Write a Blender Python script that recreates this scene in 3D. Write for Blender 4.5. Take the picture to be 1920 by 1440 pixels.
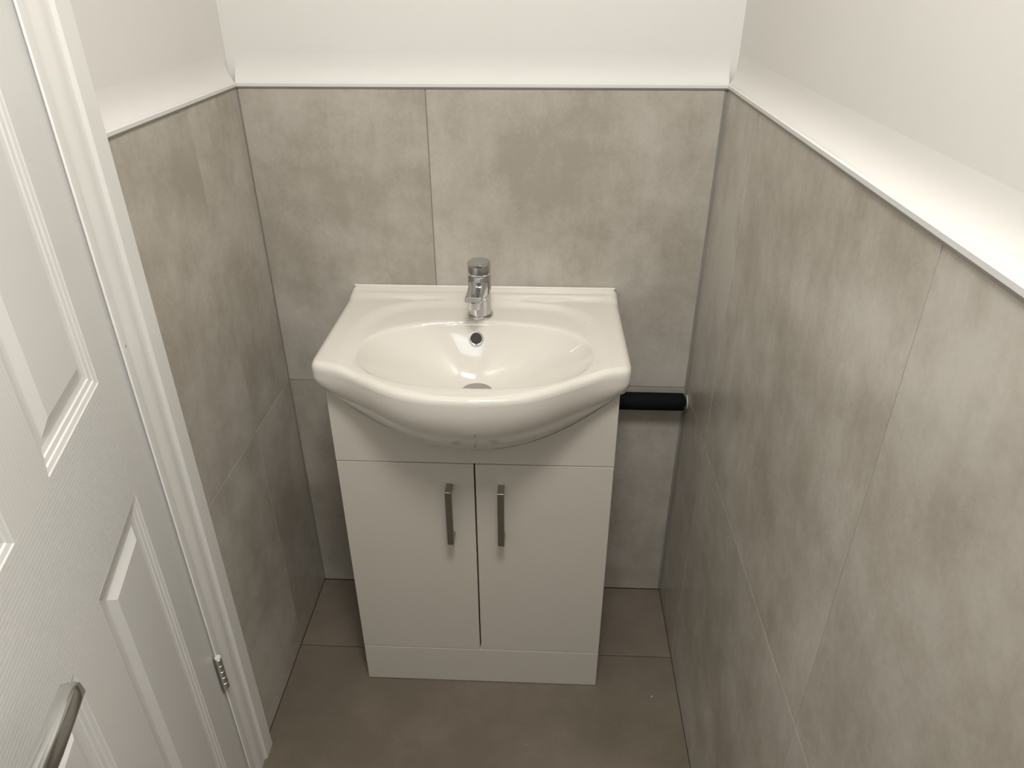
import bpy, bmesh, math, random
from mathutils import Vector, Matrix
random.seed(7)
PI = math.pi
C = bpy.context.scene.collection
for o in list(bpy.data.objects): bpy.data.objects.remove(o)

# ------------------------------------------------------------ camera, world, lights, exposure
XL, XR, H = -0.4324, 0.4308, 1.1946          # tiled room: left face, right face, tile height
YF, ZC = -2.60, 2.36                          # wall behind the camera, ceiling
YAW, PIT, ROL, FPX = 0.0454, 0.5265, -0.0026, 1361.45
cam = bpy.data.objects.new('camera', bpy.data.cameras.new('camera')); C.objects.link(cam)
fw = Vector((-math.sin(YAW)*math.cos(PIT), math.cos(YAW)*math.cos(PIT), -math.sin(PIT)))
ri = Vector((math.cos(YAW), math.sin(YAW), 0)); up = ri.cross(fw)
r2 = ri*math.cos(ROL)+up*math.sin(ROL); u2 = -ri*math.sin(ROL)+up*math.cos(ROL)
M = Matrix((r2, u2, -fw)).transposed().to_4x4(); M.translation = (0.1175, -1.3549, 1.3856)
cam.matrix_world = M
cam.data.sensor_width = 36; cam.data.lens = FPX/1920*36; cam.data.clip_start = 0.02
sc = bpy.context.scene; sc.camera = cam
sc.view_settings.view_transform = 'Standard'; sc.view_settings.look = 'None'
sc.view_settings.gamma = 1; sc.view_settings.use_curve_mapping = False
sc.view_settings.exposure = -0.20
w = bpy.data.worlds.new('world'); sc.world = w; w.use_nodes = True
w.node_tree.nodes['Background'].inputs[0].default_value = (0.75, 0.85, 1, 1)
w.node_tree.nodes['Background'].inputs[1].default_value = 0.6
def area(name, loc, target, sx, sy, power, col):
    l = bpy.data.lights.new(name, 'AREA'); l.shape = 'RECTANGLE'; l.size = sx; l.size_y = sy
    l.energy = power; l.color = col
    o = bpy.data.objects.new(name, l); C.objects.link(o); o.location = loc
    o.rotation_euler = (Vector(target)-Vector(loc)).to_track_quat('-Z', 'Y').to_euler()
    return o
WX0, WX1, WZ0, WZ1 = -0.30, 0.30, 1.62, 2.22  # added, unseen window behind the camera, for cool fill
area('window_fill', ((WX0+WX1)/2, YF-0.10, (WZ0+WZ1)/2), ((WX0+WX1)/2, 0, (WZ0+WZ1)/2-0.35), 0.56, 0.56, 5, (0.86, 0.93, 1.0))  # weak cool fill added to brighten the left side
area('ceiling_lamp_light', (0.15, -1.13, 2.315), (0.15, -1.13, 0), 0.34, 0.34, 23, (1.0, 0.972, 0.932))

# ------------------------------------------------------------ helpers
def link(o): C.objects.link(o); return o
def mesh_obj(name, bm, mats, parent=None, smooth=False, angle=None):
    me = bpy.data.meshes.new(name); bm.normal_update(); bm.to_mesh(me); bm.free()
    for m in (mats if isinstance(mats, (list, tuple)) else [mats]): me.materials.append(m)
    if smooth:
        for p in me.polygons: p.use_smooth = True
        if angle is not None: me.set_sharp_from_angle(angle=math.radians(angle))
    o = link(bpy.data.objects.new(name, me))
    if parent: o.parent = parent
    return o
def empty(name, loc=(0, 0, 0), rz=0):
    o = link(bpy.data.objects.new(name, None)); o.location = loc; o.rotation_euler = (0, 0, rz)
    o.empty_display_size = 0.05; return o
def tag(o, label, cat, group=None):
    o['label'] = label; o['category'] = cat
    if group: o['group'] = group
    return o
def struct(o, label=None):
    o['kind'] = 'structure'
    if label: o['label'] = label
    return o
def box(bm, x0, x1, y0, y1, z0, z1, bev=0, mat=0, seg=2):
    r = bmesh.ops.create_cube(bm, size=1)
    for v in r['verts']:
        v.co = Vector((x0+(x1-x0)*(v.co.x+.5), y0+(y1-y0)*(v.co.y+.5), z0+(z1-z0)*(v.co.z+.5)))
    fs = list({f for v in r['verts'] for f in v.link_faces})
    for f in fs: f.material_index = mat
    if bev:
        es = list({e for v in r['verts'] for e in v.link_edges})
        q = bmesh.ops.bevel(bm, geom=es, offset=bev, segments=seg, profile=0.5, affect='EDGES')
        for f in q['faces']: f.material_index = mat
def lathe(bm, prof, n=48, M=None, cap=True):
    rings = []
    for r, z in prof:
        ring = []
        for i in range(n):
            a = 2*PI*i/n; p = Vector((r*math.cos(a), r*math.sin(a), z))
            ring.append(bm.verts.new(M @ p if M else p))
        rings.append(ring)
    for a, b in zip(rings, rings[1:]):
        for i in range(n): bm.faces.new((a[i], a[(i+1) % n], b[(i+1) % n], b[i]))
    if cap:
        bm.faces.new(list(reversed(rings[0]))); bm.faces.new(rings[-1])
    return rings
def loft(bm, rings, cap0=True, cap1=True, closed=True):
    vs = [[bm.verts.new(p) for p in r] for r in rings]
    n = len(vs[0])
    for a, b in zip(vs, vs[1:]):
        for i in range(n if closed else n-1): bm.faces.new((a[i], a[(i+1) % n], b[(i+1) % n], b[i]))
    if cap0: bm.faces.new(list(reversed(vs[0])))
    if cap1: bm.faces.new(vs[-1])
    return vs
def sm(a, b, x):
    t = max(0, min(1, (x-a)/(b-a))); return t*t*(3-2*t)

# ------------------------------------------------------------ materials
def mat(name):
    m = bpy.data.materials.new(name); m.use_nodes = True
    nt = m.node_tree; return m, nt, nt.nodes['Principled BSDF']
def N(nt, t, **k):
    n = nt.nodes.new(t)
    for a, b in k.items():
        if a in n.inputs: n.inputs[a].default_value = b
        else: setattr(n, a, b)
    return n
def noise(nt, vec, scale, detail=4, rough=0.55, dist=0):
    n = N(nt, 'ShaderNodeTexNoise'); n.inputs['Scale'].default_value = scale
    n.inputs['Detail'].default_value = detail; n.inputs['Roughness'].default_value = rough
    n.inputs['Distortion'].default_value = dist
    nt.links.new(vec, n.inputs['Vector']); return n.outputs['Fac']
def ramp(nt, fac, stops):
    r = N(nt, 'ShaderNodeValToRGB'); e = r.color_ramp.elements
    while len(e) < len(stops): e.new(0.5)
    for el, (p, c) in zip(e, stops): el.position = p; el.color = (*c, 1)
    nt.links.new(fac, r.inputs['Fac']); return r.outputs['Color']
def math_(nt, op, a, b=None):
    n = N(nt, 'ShaderNodeMath', operation=op)
    for i, v in enumerate((a, b)):
        if v is None: continue
        if isinstance(v, (int, float)): n.inputs[i].default_value = v
        else: nt.links.new(v, n.inputs[i])
    return n.outputs[0]
def bump(nt, bs, h, strength, dist):
    b = N(nt, 'ShaderNodeBump'); b.inputs['Strength'].default_value = strength
    b.inputs['Distance'].default_value = dist
    nt.links.new(h, b.inputs['Height']); nt.links.new(b.outputs[0], bs.inputs['Normal'])
def coord(nt, out='Object', scale=None):
    t = N(nt, 'ShaderNodeTexCoord').outputs[out]
    if scale:
        m = N(nt, 'ShaderNodeMapping'); m.inputs['Scale'].default_value = scale
        nt.links.new(t, m.inputs['Vector']); return m.outputs[0]
    return t
def plain(name, col, rough=0.5, metal=0, nscale=0, nstr=0, coat=0, var=0.0):
    m, nt, b = mat(name)
    b.inputs['Roughness'].default_value = rough; b.inputs['Metallic'].default_value = metal
    b.inputs['Coat Weight'].default_value = coat; b.inputs['Coat Roughness'].default_value = 0.05
    v = coord(nt)
    f = noise(nt, v, 6, 3)
    lo = tuple(c*(1-var) for c in col); hi = tuple(min(1, c*(1+var)) for c in col)
    nt.links.new(ramp(nt, f, [(0.3, lo), (0.7, hi)]), b.inputs['Base Color'])
    if nscale: bump(nt, b, noise(nt, v, nscale, 3), nstr, 0.001)
    return m
def tile_material(name, lo, mid, hi, rough):
    m, nt, b = mat(name)
    at = N(nt, 'ShaderNodeAttribute'); at.attribute_name = 'tile_shift'
    ad = N(nt, 'ShaderNodeVectorMath', operation='MULTIPLY_ADD')
    ad.inputs[1].default_value = (17, 17, 17)
    nt.links.new(at.outputs['Color'], ad.inputs[0]); nt.links.new(coord(nt), ad.inputs[2])
    v = ad.outputs[0]
    big = noise(nt, v, 2.6, 4, 0.55)
    med = noise(nt, v, 9, 7, 0.62)
    mp = N(nt, 'ShaderNodeMapping'); mp.inputs['Scale'].default_value = (1, 1, 1)
    nt.links.new(v, mp.inputs['Vector'])
    fine = noise(nt, mp.outputs[0], 140, 4, 0.7)
    weave = noise(nt, mp.outputs[0], 420, 2, 0.6)
    s = math_(nt, 'ADD', math_(nt, 'MULTIPLY', big, 0.5), math_(nt, 'MULTIPLY', med, 0.38))
    s = math_(nt, 'ADD', s, math_(nt, 'MULTIPLY', fine, 0.12))
    mp2 = N(nt, 'ShaderNodeMapping'); mp2.inputs['Scale'].default_value = (42, 42, 15)
    nt.links.new(v, mp2.inputs['Vector'])
    fib = noise(nt, mp2.outputs[0], 1.0, 4, 0.65)
    s = math_(nt, 'ADD', math_(nt, 'MULTIPLY', s, 0.90), math_(nt, 'MULTIPLY', fib, 0.10))
    nt.links.new(ramp(nt, s, [(0.415, lo), (0.5, mid), (0.585, hi)]), b.inputs['Base Color'])
    nt.links.new(math_(nt, 'ADD', math_(nt, 'MULTIPLY', med, 0.16), rough-0.08), b.inputs['Roughness'])
    h = math_(nt, 'ADD', math_(nt, 'MULTIPLY', fine, 0.6), math_(nt, 'MULTIPLY', weave, 0.4))
    bump(nt, b, h, 0.10, 0.001)
    return m
TILE = tile_material('concrete_tile', (0.370, 0.338, 0.284), (0.452, 0.419, 0.365), (0.535, 0.505, 0.453), 0.22)
FTILE = tile_material('floor_tile', (0.145, 0.120, 0.090), (0.170, 0.142, 0.108), (0.195, 0.165, 0.128), 0.38)
GROUT = plain('grout', (0.27, 0.255, 0.225), 0.9, nscale=300, nstr=0.3, var=0.08)
PAINT = plain('white_wall_paint', (0.705, 0.69, 0.658), 0.75, nscale=260, nstr=0.06, var=0.008)
TRIMW = plain('white_trim_plastic', (0.70, 0.69, 0.66), 0.35, var=0.01)
TRIMG = plain('grey_trim_lip', (0.22, 0.21, 0.19), 0.4, metal=0.3, var=0.05)
GLOSSW = plain('white_gloss_woodwork', (0.78, 0.772, 0.745), 0.28, nscale=60, nstr=0.05, var=0.01)
CERAMIC = plain('white_ceramic', (0.735, 0.70, 0.635), 0.09, coat=0.4, var=0.004)
def spots(m, pts, col):
    """small marks with a place and shape of their own: (x, y, z, rx, ry, rz)"""
    nt = m.node_tree; b = nt.nodes['Principled BSDF']; src = b.inputs['Base Color'].links[0].from_socket
    co = coord(nt)
    for x, y, z, a, c, d in pts:
        su = N(nt, 'ShaderNodeVectorMath', operation='SUBTRACT'); su.inputs[1].default_value = (x, y, z); nt.links.new(co, su.inputs[0])
        sh = N(nt, 'ShaderNodeVectorMath', operation='DIVIDE'); sh.inputs[1].default_value = (a, c, d); nt.links.new(su.outputs[0], sh.inputs[0])
        ln = N(nt, 'ShaderNodeVectorMath', operation='LENGTH'); nt.links.new(sh.outputs[0], ln.inputs[0])
        mx = N(nt, 'ShaderNodeMix', data_type='RGBA'); mx.inputs[7].default_value = (*col, 1)
        nt.links.new(math_(nt, 'LESS_THAN', ln.outputs['Value'], 1.0), mx.inputs[0]); nt.links.new(src, mx.inputs[6]); src = mx.outputs[2]
    nt.links.new(src, b.inputs['Base Color'])
spots(CERAMIC, [(.0154, -.4005, -.0155, .0006, .01, .0022), (.0140, -.4005, -.0190, .0006, .01, .0022), (.1965, -.1342, .0574, .0009, .0009, .004), (.2122, -.2857, .058, .0007, .0007, .004)], (.08, .07, .06))
spots(GLOSSW, [(-.4195, -.541, .9568, .0030, .0009, .0026)], (.12, .11, .1))
CABW = plain('cabinet_white', (0.60, 0.562, 0.495), 0.30, var=0.008)
CABIN = plain('cabinet_inside_dark', (0.05, 0.045, 0.04), 0.8)
CHROME = plain('chrome', (0.62, 0.62, 0.63), 0.06, metal=1, var=0.01)
SATIN = plain('brushed_nickel', (0.33, 0.315, 0.29), 0.34, metal=1, nscale=200, nstr=0.05, var=0.05)
SATINC = plain('satin_chrome', (0.66, 0.66, 0.65), 0.2, metal=1, var=0.01)
PLUG = plain('satin_steel', (0.46, 0.46, 0.44), 0.3, metal=1, var=0.05)
FOAM = plain('black_pipe_foam', (0.006, 0.006, 0.007), 0.75, nscale=180, nstr=0.5, var=0.3)
SILICONE = plain('white_silicone', (0.82, 0.80, 0.75), 0.3, var=0.01)
FOAM.node_tree.nodes['Principled BSDF'].inputs['Specular IOR Level'].default_value = 0.12
BEAD = plain('gap_highlight_white', (0.93, 0.925, 0.90), 0.25, var=0.005)  # extra white, paints in the bright line of light at the door gap
HALL = plain('hall_paint', (0.7, 0.69, 0.66), 0.8, var=0.02)
def door_material(name, scale):
    m, nt, b = mat(name)
    b.inputs['Base Color'].default_value = (0.79, 0.785, 0.765, 1); b.inputs['Roughness'].default_value = 0.30
    wv = N(nt, 'ShaderNodeTexWave', wave_type='BANDS', bands_direction='X')
    wv.inputs['Scale'].default_value = 1.0; wv.inputs['Distortion'].default_value = 5.0
    wv.inputs['Detail'].default_value = 2.5; wv.inputs['Detail Scale'].default_value = 0.55
    nt.links.new(coord(nt, 'Object', scale), wv.inputs['Vector'])
    nz = noise(nt, coord(nt, 'Object', tuple(c*1.5 for c in scale)), 1.0, 3, 0.6)
    bump(nt, b, math_(nt, 'ADD', math_(nt, 'MULTIPLY', wv.outputs['Fac'], 0.6), math_(nt, 'MULTIPLY', nz, 0.6)), 0.10, 0.0010)
    return m
STILE = door_material('door_paint_upright_grain', (60, 60, 2.5))
RAIL = door_material('door_paint_level_grain', (60, 3.0, 3.0))
# level grain runs across the door: bands stack in height
for n in RAIL.node_tree.nodes:
    if n.type == 'MAPPING': n.inputs['Scale'].default_value = (3.0, 3.0, 62)
    if n.type == 'TEX_WAVE': n.bands_direction = 'Z'
FLATW = plain('door_panel_paint', (0.79, 0.785, 0.765), 0.28, nscale=90, nstr=0.05, var=0.004)

# ------------------------------------------------------------ the room
def tile_mesh(name, rects, axis, face, depth, mt, parent, gap=0.0011):
    """rects (a0,a1,b0,b1); axis says which way the tiles look"""
    bm = bmesh.new(); cl = bm.loops.layers.float_color.new('tile_shift')
    for a0, a1, b0, b1 in rects:
        before = set(bm.faces)
        g = gap/2
        if axis == 'back': box(bm, a0+g, a1-g, face, face+depth, b0+g, b1-g, 0.0004)
        if axis == 'left': box(bm, face-depth, face, a0+g, a1-g, b0+g, b1-g, 0.0004)
        if axis == 'right': box(bm, face, face+depth, a0+g, a1-g, b0+g, b1-g, 0.0004)
        if axis == 'floor': box(bm, a0+g, a1-g, b0+g, b1-g, face-depth, face, 0.0007)
        col = (random.random(), random.random(), random.random(), 1)
        for f in set(bm.faces)-before:
            for l in f.loops: l[cl] = col
    return mesh_obj(name, bm, mt, parent)
T = 0.014; ZS = 0.5965
XWL, XWR = XL-T, XR+T
DOOR_W = 0.64; GY = -0.557; DY1 = GY-DOOR_W-0.003; DOOR_H = 1.985
# back wall
bm = bmesh.new(); box(bm, XWL-.12, XWR+.12, T, T+.1, -.02, ZC)
wb = struct(mesh_obj('wall_back', bm, PAINT))
xs = [XL+.001, -0.0957, XR-.004]
tile_mesh('tile', [(xs[i], xs[i+1], z0, z1) for i in (0, 1) for z0, z1 in ((0, ZS), (ZS, H))], 'back', 0, T, TILE, wb, 0.0022)
bm = bmesh.new(); box(bm, XWL, XWR, .0012, T-.001, 0, H-.002); mesh_obj('grout', bm, GROUT, wb)
# left wall: piece to the doorway, head, piece behind the camera
bm = bmesh.new()
box(bm, XWL-.1, XWL, GY+.028, T, -.02, ZC)
box(bm, XWL-.1, XWL, DY1-.028, GY+.028, DOOR_H+.03, ZC)
box(bm, XWL-.1, XWL, YF, DY1-.028, -.02, ZC)
wl = struct(mesh_obj('wall_left', bm, PAINT))
ys = [GY+.028, -0.2035, 0]
R = [(ys[i], ys[i+1], z0, z1) for i in (0, 1) for z0, z1 in ((0, ZS+.0015), (ZS+.0015, H))]
R += [(YF, DY1-.028, z0, z1) for z0, z1 in ((0, ZS), (ZS, H))]
tile_mesh('tile', R, 'left', XL, T, TILE, wl)
bm = bmesh.new()
box(bm, XWL+.001, XL-.0012, GY+.03, 0, 0, H-.002); box(bm, XWL+.001, XL-.0012, YF, DY1-.03, 0, H-.002)
mesh_obj('grout', bm, GROUT, wl)
# right wall
bm = bmesh.new(); box(bm, XWR, XWR+.1, YF, T, -.02, ZC)
wr = struct(mesh_obj('wall_right', bm, PAINT))
ys = [YF, -1.990, -1.390, -0.7927, -0.2082, 0]
tile_mesh('tile', [(ys[i], ys[i+1], z0, z1) for i in range(5) for z0, z1 in ((0, .592), (.592, H))], 'right', XR, T, TILE, wr)
bm = bmesh.new(); box(bm, XR+.0012, XWR-.001, YF, 0, 0, H-.002); mesh_obj('grout', bm, GROUT, wr)
# wall behind the camera with an opening for the added window
bm = bmesh.new()
box(bm, XWL-.1, XWR+.1, YF-.12, YF, -.02, WZ0); box(bm, XWL-.1, XWR+.1, YF-.12, YF, WZ1, ZC)
box(bm, XWL-.1, WX0, YF-.12, YF, WZ0, WZ1); box(bm, WX1, XWR+.1, YF-.12, YF, WZ0, WZ1)
wf = struct(mesh_obj('wall_front', bm, PAINT))
tile_mesh('tile', [(XL, -.0957, 0, ZS), (-.0957, XR, 0, ZS), (XL, -.0957, ZS, H), (-.0957, XR, ZS, H)], 'back', YF, .012, TILE, wf)
win = struct(empty('added_window_1', (0, YF-.05, WZ0)))  # added window, never in view, carries the fill light
bm = bmesh.new(); t = .035; hh = WZ1-WZ0
box(bm, WX0, WX1, -.025, .025, 0, t, .003); box(bm, WX0, WX1, -.025, .025, hh-t, hh, .003)
box(bm, WX0, WX0+t, -.0245, .0245, t, hh-t); box(bm, WX1-t, WX1, -.0245, .0245, t, hh-t)
mesh_obj('added_window_frame', bm, TRIMW, win)
gm, nt, b = mat('added_window_glass')
tr = N(nt, 'ShaderNodeBsdfTransparent'); gl = N(nt, 'ShaderNodeBsdfGlossy'); gl.inputs['Roughness'].default_value = .02
mx = N(nt, 'ShaderNodeMixShader'); mx.inputs[0].default_value = .06
nt.links.new(tr.outputs[0], mx.inputs[1]); nt.links.new(gl.outputs[0], mx.inputs[2])
nt.links.new(mx.outputs[0], nt.nodes['Material Output'].inputs[0])
bm = bmesh.new(); box(bm, WX0+t, WX1-t, -.003, .003, t, hh-t); mesh_obj('pane', bm, gm, win)
# ceiling and floor (the hall beyond the door carries on at the same level)
bm = bmesh.new(); box(bm, XWL-1.3, XWR+.12, YF-.12, T+.1, ZC, ZC+.08); struct(mesh_obj('ceiling', bm, PAINT))
bm = bmesh.new(); box(bm, XWL-1.3, XWR+.12, YF-.12, T+.1, -.10, -.0112)
fl = struct(mesh_obj('floor', bm, GROUT))
R = []
for x0, x1 in ((XL-1.25, XL-.62), (XL-.62, XL-.0), (XL, XR)):
    for y0, y1 in ((-.2106, 0), (-.8106, -.2106), (-1.4106, -.8106), (-2.0106, -1.4106), (YF, -2.0106)): R.append((x0, x1, y0, y1))
tile_mesh('tile', R, 'floor', 0, .012, FTILE, fl, 0.0020)
bm = bmesh.new(); box(bm, XL-1.3, XL-1.25, YF-.12, T+.1, 0, ZC); struct(mesh_obj('wall_hall', bm, HALL))
bm = bmesh.new(); box(bm, XL-1.25, XWL-.1, T, T+.1, 0, ZC); struct(mesh_obj('wall_hall_back', bm, HALL))
bm = bmesh.new(); box(bm, XL-1.25, XWL-.1, YF-.12, YF, 0, ZC); struct(mesh_obj('wall_hall_front', bm, HALL))

# trims along the top of the tiles: thin grey lip, white bead, sloping white filler behind
def trim(name, side, a0, a1):
    prof = [(-.0004, H+.0014), (-.0012, H+.0018), (-.0012, H+.0068), (-.0004, H+.0075), (.0028, H+.0076), (T+.003, H+.0076), (T+.003, H+.0014)]
    fil = [(.0012, H+.0070), (.0014, H+.0082), (.0032, H+.0110), (.0058, H+.0155), (.0086, H+.0215), (.0110, H+.0285), (.0127, H+.0365), (.0137, H+.046), (T+.0002, H+.058), (T+.003, H+.058), (T+.003, H+.0070)]
    lip = [(-.0014, H-.0012), (-.0014, H+.0016), (T+.003, H+.0016), (T+.003, H-.0012)]
    def P(d, z, a):
        return {'back': (a, d, z), 'left': (XL-d, a, z), 'right': (XR+d, a, z)}[side]
    def ext(prof):
        bm = bmesh.new(); n = 24; rings = []
        for i in range(n+1):
            a = a0+(a1-a0)*i/n; wob = 0.0006*math.sin(i*1.7+len(name))
            rings.append([P(d, z+(wob if 0 < d < T-.001 and z > H+.005 else 0), a) for d, z in prof])
        loft(bm, rings); bmesh.ops.recalc_face_normals(bm, faces=bm.faces); return bm
    o = struct(mesh_obj(name, ext(prof), TRIMW)); mesh_obj('grey_lip', ext(lip), TRIMG, o); mesh_obj('painted_filler', ext(fil), PAINT, o, True, 60)
trim('trim_1', 'back', XL-.001, XR+.001)
trim('trim_2', 'left', -0.452, -.0002)
trim('trim_3', 'right', YF, -.0002)

# door lining, architrave and door
def arch_profile(bm, y_in, sgn, z0, z1):
    """outer edge away from the opening; profile steps down to the opening"""
    pr = [(0.0, 0), (0.0, .016), (.030, .0165), (.034, .0125), (.038, .0115), (.046, .0130), (.060, .0130), (.066, .0105), (.072, .0105), (.076, .0130), (.0900, .0140), (.0915, .0138), (.0915, 0)]
    outer = y_in+sgn*.0915
    loft(bm, [[(XL-.0005+d, outer-sgn*a, z) for a, d in pr] for z in (z0, z1)])
for nm, y_in, sg in (('trim_4', GY+.0055, 1), ('trim_5', DY1-.012, -1)):
    bm = bmesh.new(); arch_profile(bm, y_in, sg, 0.0, DOOR_H+.1); bmesh.ops.recalc_face_normals(bm, faces=bm.faces)
    ar = struct(mesh_obj(nm, bm, GLOSSW, smooth=True, angle=25))
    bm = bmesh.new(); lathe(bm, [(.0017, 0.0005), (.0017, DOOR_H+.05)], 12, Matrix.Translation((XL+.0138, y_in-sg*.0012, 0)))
    mesh_obj('gap_highlight_bead', bm, BEAD, ar, True, 50)  # bead added so its whiteness stands in for light along the gap
bm = bmesh.new(); box(bm, XL-.001, XL+.015, DY1-.0115, GY+.0115, DOOR_H+.012, DOOR_H+.1, .003)
struct(mesh_obj('trim_6', bm, GLOSSW))
bm = bmesh.new()   # lining: jambs, head and stops
box(bm, XWL-.1, XL+.005, GY+.002, GY+.028, 0, DOOR_H+.03); box(bm, XWL-.1, XL+.005, DY1-.028, DY1-.002, 0, DOOR_H+.03)
box(bm, XWL-.1, XL+.005, DY1-.002, GY+.002, DOOR_H+.004, DOOR_H+.03)
box(bm, XWL-.1, XL-.045, GY-.010, GY+.002, 0, DOOR_H+.004); box(bm, XWL-.1, XL-.045, DY1-.002, DY1+.010, 0, DOOR_H+.004)
struct(mesh_obj('trim_7', bm, GLOSSW))

ANG = math.radians(15.5)
door = struct(empty('door_1', (XL+.0100, GY, 0)))
# local frame: +x = along the leaf from the hinge, +y = out of the seen face, z up
dv = Vector((math.sin(ANG), -math.cos(ANG), 0)); nv = Vector((math.cos(ANG), math.sin(ANG), 0))
Md = Matrix((dv, nv, Vector((0, 0, 1)))).transposed().to_4x4(); Md.translation = door.location
door.matrix_world = Md
S0, S1 = 0.0025, DOOR_W
cols_ = [(.0885, .2735), (.3665, .5515)]; rows_ = [(.205, .797), (.961, 1.575), (1.665, 1.865)]
MOULD = [(0, 0), (.0015, -.0010), (.0065, -.0020), (.0080, -.0034), (.0135, -.0042), (.0150, -.0056), (.0215, -.0066), (.0270, -.0066), (.0285, -.0062), (.0420, -.0008), (.0435, -.0008)]
bm = bmesh.new()
def face_side(bm, yface, sgn):
    xsb = [S0, cols_[0][0], cols_[0][1], cols_[1][0], cols_[1][1], S1]
    zsb = [.006]+[v for r in rows_ for v in r]+[DOOR_H]
    V = {}
    def vv(x, z):
        k = (round(x, 5), round(z, 5))
        if k not in V: V[k] = bm.verts.new((x, yface, z))
        return V[k]
    def quad(vs, mi):
        f = bm.faces.new(vs if sgn > 0 else list(reversed(vs))); f.material_index = mi
    for i in range(5):
        for j in range(7):
            x0, x1, z0, z1 = xsb[i], xsb[i+1], zsb[j], zsb[j+1]
            if i in (1, 3) and j in (1, 3, 5):
                prev = [vv(x0, z0), vv(x1, z0), vv(x1, z1), vv(x0, z1)]
                for o, d in MOULD[1:]:
                    c = [bm.verts.new((a, yface+sgn*d, b)) for a, b in ((x0+o, z0+o), (x1-o, z0+o), (x1-o, z1-o), (x0+o, z1-o))]
                    for q in range(4):
                        quad([prev[(q+1) % 4], prev[q], c[q], c[(q+1) % 4]], 2)
                    prev = c
                quad(list(reversed(prev)), 2)
            else:
                mi = 0 if (i in (0, 4) or j in (1, 3, 5)) else 1
                quad([vv(x0, z1), vv(x1, z1), vv(x1, z0), vv(x0, z0)], mi)
    return [vv(x, z) for x, z in ((S0, .006), (S1, .006), (S1, DOOR_H), (S0, DOOR_H))]
a = face_side(bm, 0, 1); b_ = face_side(bm, -.035, -1)
# edges of the leaf
for x in (S0, S1):
    box(bm, x-.0001, x+.0001, -.035, 0, .006, DOOR_H)
box(bm, S0, S1, -.035, 0, .0058, .006); box(bm, S0, S1, -.035, 0, DOOR_H, DOOR_H+.0002)
mesh_obj('leaf', bm, [STILE, RAIL, FLATW], door)
for zc in (.3375, 1.62):           # hinges: knuckle with painted top and the plate let into the frame
    bm = bmesh.new()
    Mk = Matrix.Translation((-.0015, .0075, zc-.0375))
    prof = [(0.0045, 0), (.0055, .001)]
    for k in range(5):
        prof += [(.0055, .001+k*.0146+.0002), (.0055, .001+k*.0146+.0138), (.0048, .001+k*.0146+.0142)]
    lathe(bm, prof+[(.0055, .0745), (.0045, .0755)], 20, Mk)
    h = mesh_obj('hinge', bm, SATINC if zc < 1 else GLOSSW, door, True, 30)
    bm = bmesh.new(); lathe(bm, [(.0052, 0), (.0056, .0008), (.0048, .0022), (.002, .0028)], 20, Matrix.Translation((-.0015, .0075, zc+.038)))
    mesh_obj('painted_cap', bm, TRIMW, h, True, 40)
    bm = bmesh.new(); box(bm, -.012, .002, .0, .0035, zc-.0375, zc+.0375, .0006)
    mesh_obj('hinge_plate', bm, SATIN, h)
# lever handle
HS, HZ = .578, .897
bm = bmesh.new()
Mr = Matrix.Translation((HS, 0, HZ)) @ Matrix.Rotation(-PI/2, 4, 'X')
lathe(bm, [(.026, 0), (.026, .006), (.024, .008), (.010, .0085), (.0095, .040)], 40, Mr)
hd = mesh_obj('door_handle', bm, CHROME, door, True, 30)
bm = bmesh.new(); rings = []
pts = [(HS+.010, .046, HZ), (HS, .048, HZ+.001), (HS-.02, .052, HZ+.002), (HS-.05, .054, HZ+.001), (HS-.08, .053, HZ-.003), (HS-.104, .050, HZ-.010), (HS-.118, .047, HZ-.017), (HS-.124, .044, HZ-.021)]
for k, (sx, sy, sz) in enumerate(pts):
    t = k/(len(pts)-1); hw = .0118-.001*t; th = .0082-.0012*t
    if k == len(pts)-1: hw *= .75; th *= .5
    ring = []
    for i in range(20):
        q = 2*PI*i/20
        cx, cz = math.cos(q), math.sin(q)
        e = .5
        ring.append((sx+(0.35*hw*cz if k > 4 else 0), sy+th*math.copysign(abs(cx)**e, cx), sz+hw*math.copysign(abs(cz)**e, cz)))
    rings.append(ring)
loft(bm, rings); bmesh.ops.recalc_face_normals(bm, faces=bm.faces)
mesh_obj('lever', bm, SATINC, hd, True, 50)

# ------------------------------------------------------------ vanity cabinet
CW, CD, PT = 0.2525, 0.2936, 0.016
def zc_(x): return 0.631+0.1225*(min(1, abs(x)/.2525))**2.0
cab = tag(empty('vanity_cabinet', (0, -.15, 0)), 'white gloss two-door floorstanding vanity cabinet under the basin', 'cabinet')
def part(name, bm, m, parent=cab, **k):
    bmesh.ops.translate(bm, verts=bm.verts, vec=(0, .15, 0)) if parent is cab else None
    return mesh_obj(name, bm, m, parent, **k)
for s in (-1, 1):
    bm = bmesh.new(); box(bm, s*CW if s < 0 else CW-PT, -CW+PT if s < 0 else CW, -CD+PT+.001, -.002, .0015, .751, .0005); part('side_panel', bm, CABW)
bm = bmesh.new(); box(bm, -CW+PT, CW-PT, -CD+PT+.02, -.002, .09, .106); part('bottom_panel', bm, CABIN)
bm = bmesh.new(); box(bm, -CW+PT, CW-PT, -CD+PT+.002, -CD+PT+.004, .108, .60); part('inner_backing', bm, CABIN)
ZD1, ZD0 = .5988, .1045
bm = bmesh.new(); box(bm, -CW, CW, -CD, -CD+PT, .0015, ZD0-.0008, .0007); part('plinth', bm, CABW)
bm = bmesh.new(); n = 60                     # fascia with its curved cut-out for the basin
f0, f1 = [], []
for y, L in ((-CD, f0), (-CD+PT, f1)):
    L += [bm.verts.new((-CW+2*CW*i/n, y, ZD1+.0012)) for i in range(n+1)]
    L += [bm.verts.new((-CW+2*CW*i/n, y, zc_(-CW+2*CW*i/n)-.0012)) for i in range(n+1)]
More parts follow.
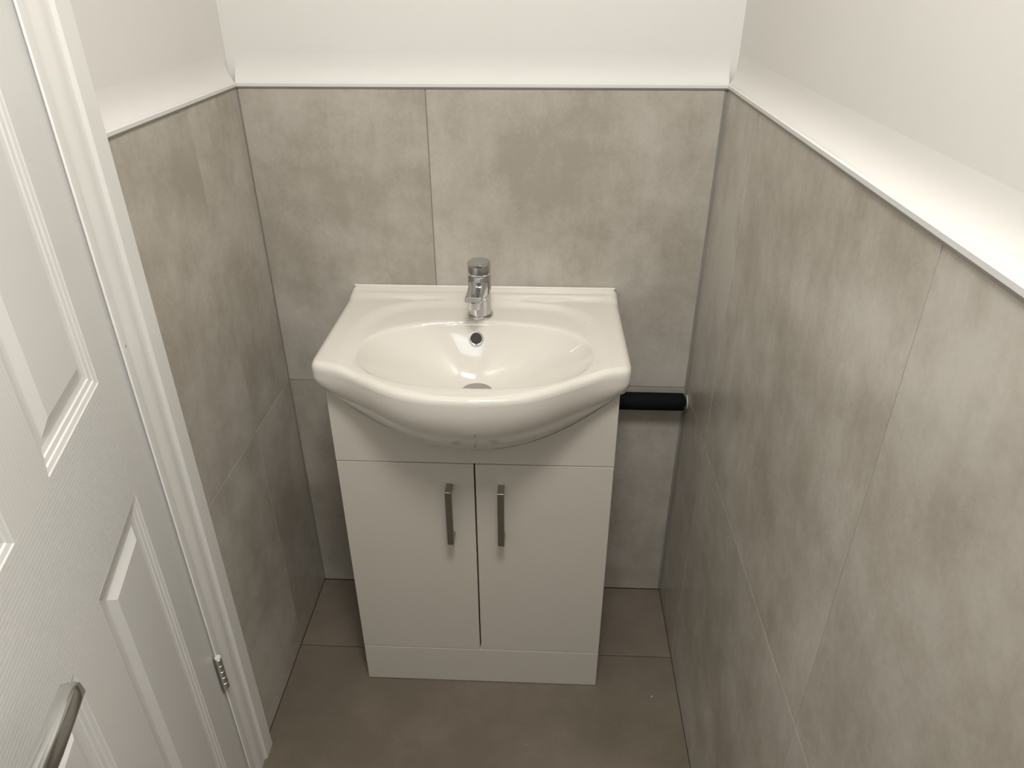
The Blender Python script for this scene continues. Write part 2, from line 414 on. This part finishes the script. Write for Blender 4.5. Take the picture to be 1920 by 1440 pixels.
for i in range(n):
    bm.faces.new((f0[i], f0[i+1], f0[n+2+i], f0[n+1+i])); bm.faces.new((f1[i+1], f1[i], f1[n+1+i], f1[n+2+i]))
    bm.faces.new((f0[i+1], f0[i], f1[i], f1[i+1])); bm.faces.new((f0[n+1+i], f0[n+2+i], f1[n+2+i], f1[n+1+i]))
bm.faces.new((f0[0], f0[n+1], f1[n+1], f1[0])); bm.faces.new((f0[n], f1[n], f1[2*n+1], f0[2*n+1]))
bmesh.ops.recalc_face_normals(bm, faces=bm.faces)
part('fascia', bm, CABW)
for s in (-1, 1):
    bm = bmesh.new()
    x0, x1 = (-CW, -.0012) if s < 0 else (.0016, CW)
    box(bm, x0, x1, -CD, -CD+PT, ZD0+.0008, ZD1-.0012, .0007)
    d = part('door', bm, CABW)
    hx = -.0468 if s < 0 else .0492
    bm = bmesh.new(); pr = [(-.0001, .553), (-.0001, .5435), (-.020, .5435), (-.020, .437), (-.0001, .437), (-.0001, .4275), (-.028, .4275), (-.028, .553)]
    r_ = [[(hx-.006+w_, -CD+.15+a, b) for a, b in pr] for w_ in (0, .012)]
    vs = loft(bm, r_)
    bmesh.ops.recalc_face_normals(bm, faces=bm.faces)
    bmesh.ops.bevel(bm, geom=list(bm.edges), offset=.0005, segments=1, affect='EDGES')
    mesh_obj('handle', bm, SATIN, d)

# ------------------------------------------------------------ basin
half = [(0, -.4155), (.035, -.4130), (.07, -.4065), (.105, -.3945), (.14, -.3755), (.175, -.352), (.205, -.3345), (.228, -.3255), (.245, -.3205), (.256, -.3165), (.2635, -.311), (.2675, -.300), (.2685, -.285), (.2680, -.22), (.2672, -.14), (.2668, -.07), (.2665, -.03), (.2665, -.010), (.264, -.003), (.255, -.0006), (.22, -.0006), (.15, -.0006), (.07, -.0006), (0, -.0006)]
full = half+[(-x, y) for x, y in reversed(half[1:-1])]
def cr(P, n):
    out = []; L = len(P)
    for i in range(L):
        p0, p1, p2, p3 = (Vector(P[(i+k-1) % L]) for k in range(4))
        for j in range(6):
            t = j/6
            out.append(.5*((2*p1)+(-p0+p2)*t+(2*p0-5*p1+4*p2-p3)*t*t+(-p0+3*p1-3*p2+p3)*t**3))
    d = [0]
    for i in range(len(out)): d.append(d[-1]+(out[(i+1) % len(out)]-out[i]).length)
    res = []; k = 0
    for q in range(n):
        s = d[-1]*q/n
        while d[k+1] < s: k += 1
        t = (s-d[k])/max(1e-9, d[k+1]-d[k]); res.append(out[k].lerp(out[(k+1) % len(out)], t))
    return res
NB = 320
O = cr(full, NB)
for p in O: p.y = min(p.y, -.0006)
def inset(i, d):
    a, b = O[(i-3) % NB], O[(i+3) % NB]; t = (b-a).normalized(); return O[i]+Vector((-t.y, t.x))*d
DC = Vector((.001, -.217)); ZDR = .698        # waste
BC = Vector((.004, -.2535)); BA, BB, BN = .204, .1225, 2.35
def bowl_t(x, y):
    """0 at the waste, 1 on the bowl edge, more outside"""
    d = Vector((x, y))-DC
    if d.length < 1e-6: return 0
    lo, hi = 0, 1.0
    u = d.normalized()
    for _ in range(26):
        m = (lo+hi)/2; q = DC+u*m-BC
        if (abs(q.x)/BA)**BN+(abs(q.y)/BB)**BN < 1: lo = m
        else: hi = m
    return d.length/lo
def ztop(x, y, edge):
    z = .8125
    # back ledge with a raised lip against the wall and two shallow soap hollows
    z += .0055*sm(-.052, -.022, y)+.0045*sm(-.022, -.004, y)
    for sx in (-.128, .128):
        q = ((x-sx)/.062)**2+((y+.043)/.0085)**2
        if q < 1: z -= .0022*(1-q)**2*1.6
    # wide shallow deck around the bowl
    q = (abs(x-.002)/.222)**3.4+(abs(y+.235)/.184)**3.4
    z -= .0052*(1-sm(.62, 1.12, q))
    t = bowl_t(x, y)
    # bowl, rounded into the deck
    if t < 1.12:
        c = 1-(min(t, 1))
        ang = math.atan2(y-DC.y, x-DC.x)
        back = max(0, math.sin(ang))
        ex = 1.75+.5*back
        zb = ZDR+(z-.0015-ZDR)*(min(t, 1.0)**ex)
        k = sm(.93, 1.10, t)
        z = zb*(1-k)+z*k
    rd = .013-.0095*sm(-.035, -.012, y)*(1-sm(.252, .262, abs(x)))
    if edge < rd: z -= (rd-math.sqrt(max(0, rd*rd-(rd-edge)**2)))*.95
    return z
bas = tag(empty('washbasin', (0, 0, .751)), 'white glazed ceramic washbasin with bowed front set on the vanity cabinet', 'washbasin')
BZ = .751
bm = bmesh.new(); rings = []
# underside first (inside the cabinet), then apron, then rim, then top surface
def kpt(i):
    o = O[i]; x = max(-.2505, min(.2505, o.x*.945)); front = sm(-.285, -.318, o.y)
    y = o.y if o.y > -CD else -CD
    if o.y > -.285: y = max(min(o.y, -.012), -CD)
    return Vector((x, y)), (zc_(x) if o.y < -.285 else .7535)
K = [kpt(i) for i in range(NB)]
Zin = []
def R3(f): return [Vector(f(i)) for i in range(NB)]
def inner(i, s, zmin):
    (k, z) = K[i]; c = Vector((0, -.15)); p = c+(k-c)*s; return (p.x, p.y, zmin)
rings.append(R3(lambda i: inner(i, .25, .685)))
rings.append(R3(lambda i: inner(i, .6, .685)))
rings.append(R3(lambda i: inner(i, .80, .687)))
rings.append(R3(lambda i: ((lambda p, z: (p.x, p.y, z))(Vector((0, -.15))+(K[i][0]-Vector((0, -.15)))*.90, K[i][1]+.0003))))
ZE = .786
NU = 22
for u in range(NU, -1, -1):
    a = u/NU*PI/2
    def f(i):
        k, zk = K[i]; o = O[i]
        hfrac = 1-math.cos(a)**2.0 if o.y < -.3 else (1-math.cos(a))
        return (o.x+(k.x-o.x)*hfrac, o.y+(k.y-o.y)*hfrac, ZE+(zk-ZE)*math.sin(a))
    rings.append(R3(f))
rings.append(R3(lambda i: (O[i].x, O[i].y, ZE+.008)))
IN = [0, .0012, .003, .0055, .009, .013]
DEPTH = [min((Vector((O[i].x, O[i].y))-DC).length, 9) for i in range(NB)]
for d in IN:
    rings.append(R3(lambda i: (lambda p: (p.x, p.y, ztop(p.x, p.y, d)))(inset(i, d))))
P13 = [inset(i, .013) for i in range(NB)]
NT = 88
for k in range(1, NT+1):
    t = 1-k/NT*(1-.10)
    rings.append(R3(lambda i: (lambda p: (p.x, p.y, ztop(p.x, p.y, 1)))(DC+(P13[i]-DC)*t)))
rings = [[(p[0], p[1], p[2]-BZ) for p in r] for r in rings]
loft(bm, rings); bmesh.ops.recalc_face_normals(bm, faces=bm.faces)
mesh_obj('basin_body', bm, CERAMIC, bas, True, 60)
# waste
bm = bmesh.new(); lathe(bm, [(.034, 0), (.034, .003), (.0325, .0042), (.0305, .004), (.0300, .0075), (.028, .0095), (.012, .0118), (.001, .0122)], 48, Matrix.Translation((DC.x, DC.y, ZDR-BZ+.0002)))
mesh_obj('waste_plug', bm, PLUG, bas, True, 35)
# overflow: found on the back slope of the bowl
oy = -.148; oz = ztop(-.003, oy, 1)
for k in range(60):
    y = -.130-.001*k
    z = ztop(-.003, y, 1)
    # where the slope meets the height seen for the overflow
    if z < 1.3856-(1.3549+y)*0.4996: oy, oz = y, z; break
dz = (ztop(-.003, oy+.004, 1)-ztop(-.003, oy-.004, 1))/.008
nrm = Vector((0, -dz, 1)).normalized()
print('overflow at', oy, oz, 'slope', dz)
nr2 = nrm.lerp(Vector((0, -.85, .52)), .55).normalized()
Mo = Matrix.Translation(Vector((-.004, oy, oz-BZ))+nrm*.003) @ nr2.to_track_quat('Z', 'Y').to_matrix().to_4x4()
bm = bmesh.new(); lathe(bm, [(.0138, -.006), (.0140, .0010), (.0128, .0026), (.0112, .0026), (.0096, .0010), (.0092, -.003)], 40, Mo, cap=False)
ov = mesh_obj('overflow_ring', bm, CHROME, bas, True, 50)
bm = bmesh.new(); lathe(bm, [(.0001, 0), (.0096, 0), (.0096, .0006)], 32, Mo @ Matrix.Translation((0, 0, .0008)), cap=False)
mesh_obj('overflow_hole', bm, CABIN, ov)
bm = bmesh.new(); box(bm, -.262, .262, -.0045, -.0003, .8195-BZ, .8245-BZ, .0018); mesh_obj('sealant_bead', bm, SILICONE, bas, True, 60)

# ------------------------------------------------------------ tap
TX, TY, TZ = .001, -.104, ztop(.001, -.104, 1)-.0006
tap = tag(empty('basin_tap', (TX, TY, TZ), math.radians(-4)), 'chrome single-lever mixer tap on the back ledge of the basin', 'tap')
bm = bmesh.new(); lathe(bm, [(.0240, 0), (.0246, .001), (.0246, .0045), (.0236, .006), (.0215, .0063)], 64); mesh_obj('base_ring', bm, CHROME, tap, True, 35)
bm = bmesh.new(); lathe(bm, [(.0212, .0058), (.0212, .082), (.0204, .0832)], 64); mesh_obj('body', bm, CHROME, tap, True, 35)
# lever cap: short cylinder cut on a slant, with a tapering blade over the spout
bm = bmesh.new(); n = 64; rr = []
for r, zf in ((.0200, lambda y: .0834), (.0212, lambda y: .0848), (.0212, lambda y: .1065-.03*y), (.0202, lambda y: .1080-.03*y), (.0002, lambda y: .1082-.03*y)):
    rr.append([(r*math.cos(2*PI*i/n), r*math.sin(2*PI*i/n), zf(r*math.sin(2*PI*i/n))) for i in range(n)])
loft(bm, rr)
lv = mesh_obj('lever_cap', bm, CHROME, tap, True, 35)
bm = bmesh.new(); rr = []
for y, hw, zt, th in ((.0195, .0060, .1084, .0020), (.013, .0150, .1100, .0035), (0, .0195, .1108, .005), (-.012, .0180, .1116, .006), (-.022, .0135, .1122, .006), (-.034, .0118, .1128, .005), (-.036, .0110, .1122, .0036)):
    ring = []
    for q in [(-1, -1), (-1, -.3), (-1, .3), (-.85, .85), (-.5, 1), (0, 1), (.5, 1), (.85, .85), (1, .3), (1, -.3), (1, -1), (.5, -1.1), (0, -1.15), (-.5, -1.1)]:
        ring.append((q[0]*hw, y, zt-th/2+q[1]*th/2))
    rr.append(ring)
loft(bm, rr); bmesh.ops.recalc_face_normals(bm, faces=bm.faces); mesh_obj('lever_blade', bm, CHROME, lv, True, 40)
bm = bmesh.new(); rr = []                      # spout
for y, hw, zt, zb in ((-.012, .0175, .0765, .040), (-.024, .0172, .0745, .044), (-.038, .0163, .0715, .0500), (-.054, .0158, .0680, .0535), (-.068, .0160, .0670, .0560), (-.0735, .0155, .0660, .0570), (-.0755, .0140, .0640, .0590)):
    ring = []
    for i in range(28):
        a = 2*PI*i/28; c, s = math.cos(a), math.sin(a); e = .45
        ring.append((hw*math.copysign(abs(c)**e, c), y, (zt+zb)/2+(zt-zb)/2*math.copysign(abs(s)**e, s)))
    rr.append(ring)
loft(bm, rr); bmesh.ops.recalc_face_normals(bm, faces=bm.faces)
sp = mesh_obj('spout', bm, CHROME, tap, True, 40)
bm = bmesh.new(); lathe(bm, [(.0085, .0425), (.0105, .0430), (.0112, .0445), (.0112, .0570)], 36, Matrix.Translation((0, -.0630, 0))); mesh_obj('aerator', bm, CHROME, sp, True, 35)

# ------------------------------------------------------------ lagged pipe along the back wall, crumbs
pipe = tag(empty('lagged_pipe', (.34, -.0215, .574)), 'black foam-lagged pipe running along the back wall right of the cabinet', 'pipe')
bm = bmesh.new(); RP = .0190
def pr(s): return Matrix.Translation((s, 0, 0)) @ Matrix.Rotation(PI/2, 4, 'Y')
lathe(bm, [(RP-.006, -.001), (RP-.001, -.0005), (RP, .002), (RP+.0003, .08), (RP, .164), (RP-.0015, .1675), (RP-.004, .168)], 40, pr(-.085))
for v in bm.verts:
    if v.co.y > .0205: v.co.y = .0205
mesh_obj('foam_lagging', bm, FOAM, pipe, True, 35)
bm = bmesh.new(); lathe(bm, [(.0075, 0), (.0075, .1745)], 24, pr(-.0845)); mesh_obj('copper_pipe', bm, FOAM, pipe, True, 35)
bm = bmesh.new(); lathe(bm, [(.0165, 0), (.0165, .003)], 24, pr(.0868)); mesh_obj('wall_collar', bm, TILE, pipe)
def crumb(x, y, r, label):
    bm = bmesh.new(); bmesh.ops.create_icosphere(bm, subdivisions=1, radius=r)
    for v in bm.verts: v.co *= random.uniform(.6, 1.2); v.co.z *= .6
    mz = min(v.co.z for v in bm.verts)
    for v in bm.verts: v.co.z -= mz
    o = mesh_obj('plaster_crumb', bm, TRIMW); o.location = (x, y, .0001); tag(o, label, 'debris')
crumb(.3733, -.3165, .0022, 'tiny white plaster crumb on the floor right of the cabinet plinth')
crumb(.103, -.44, .0012, 'smallest white plaster crumb on the floor in front of the cabinet')
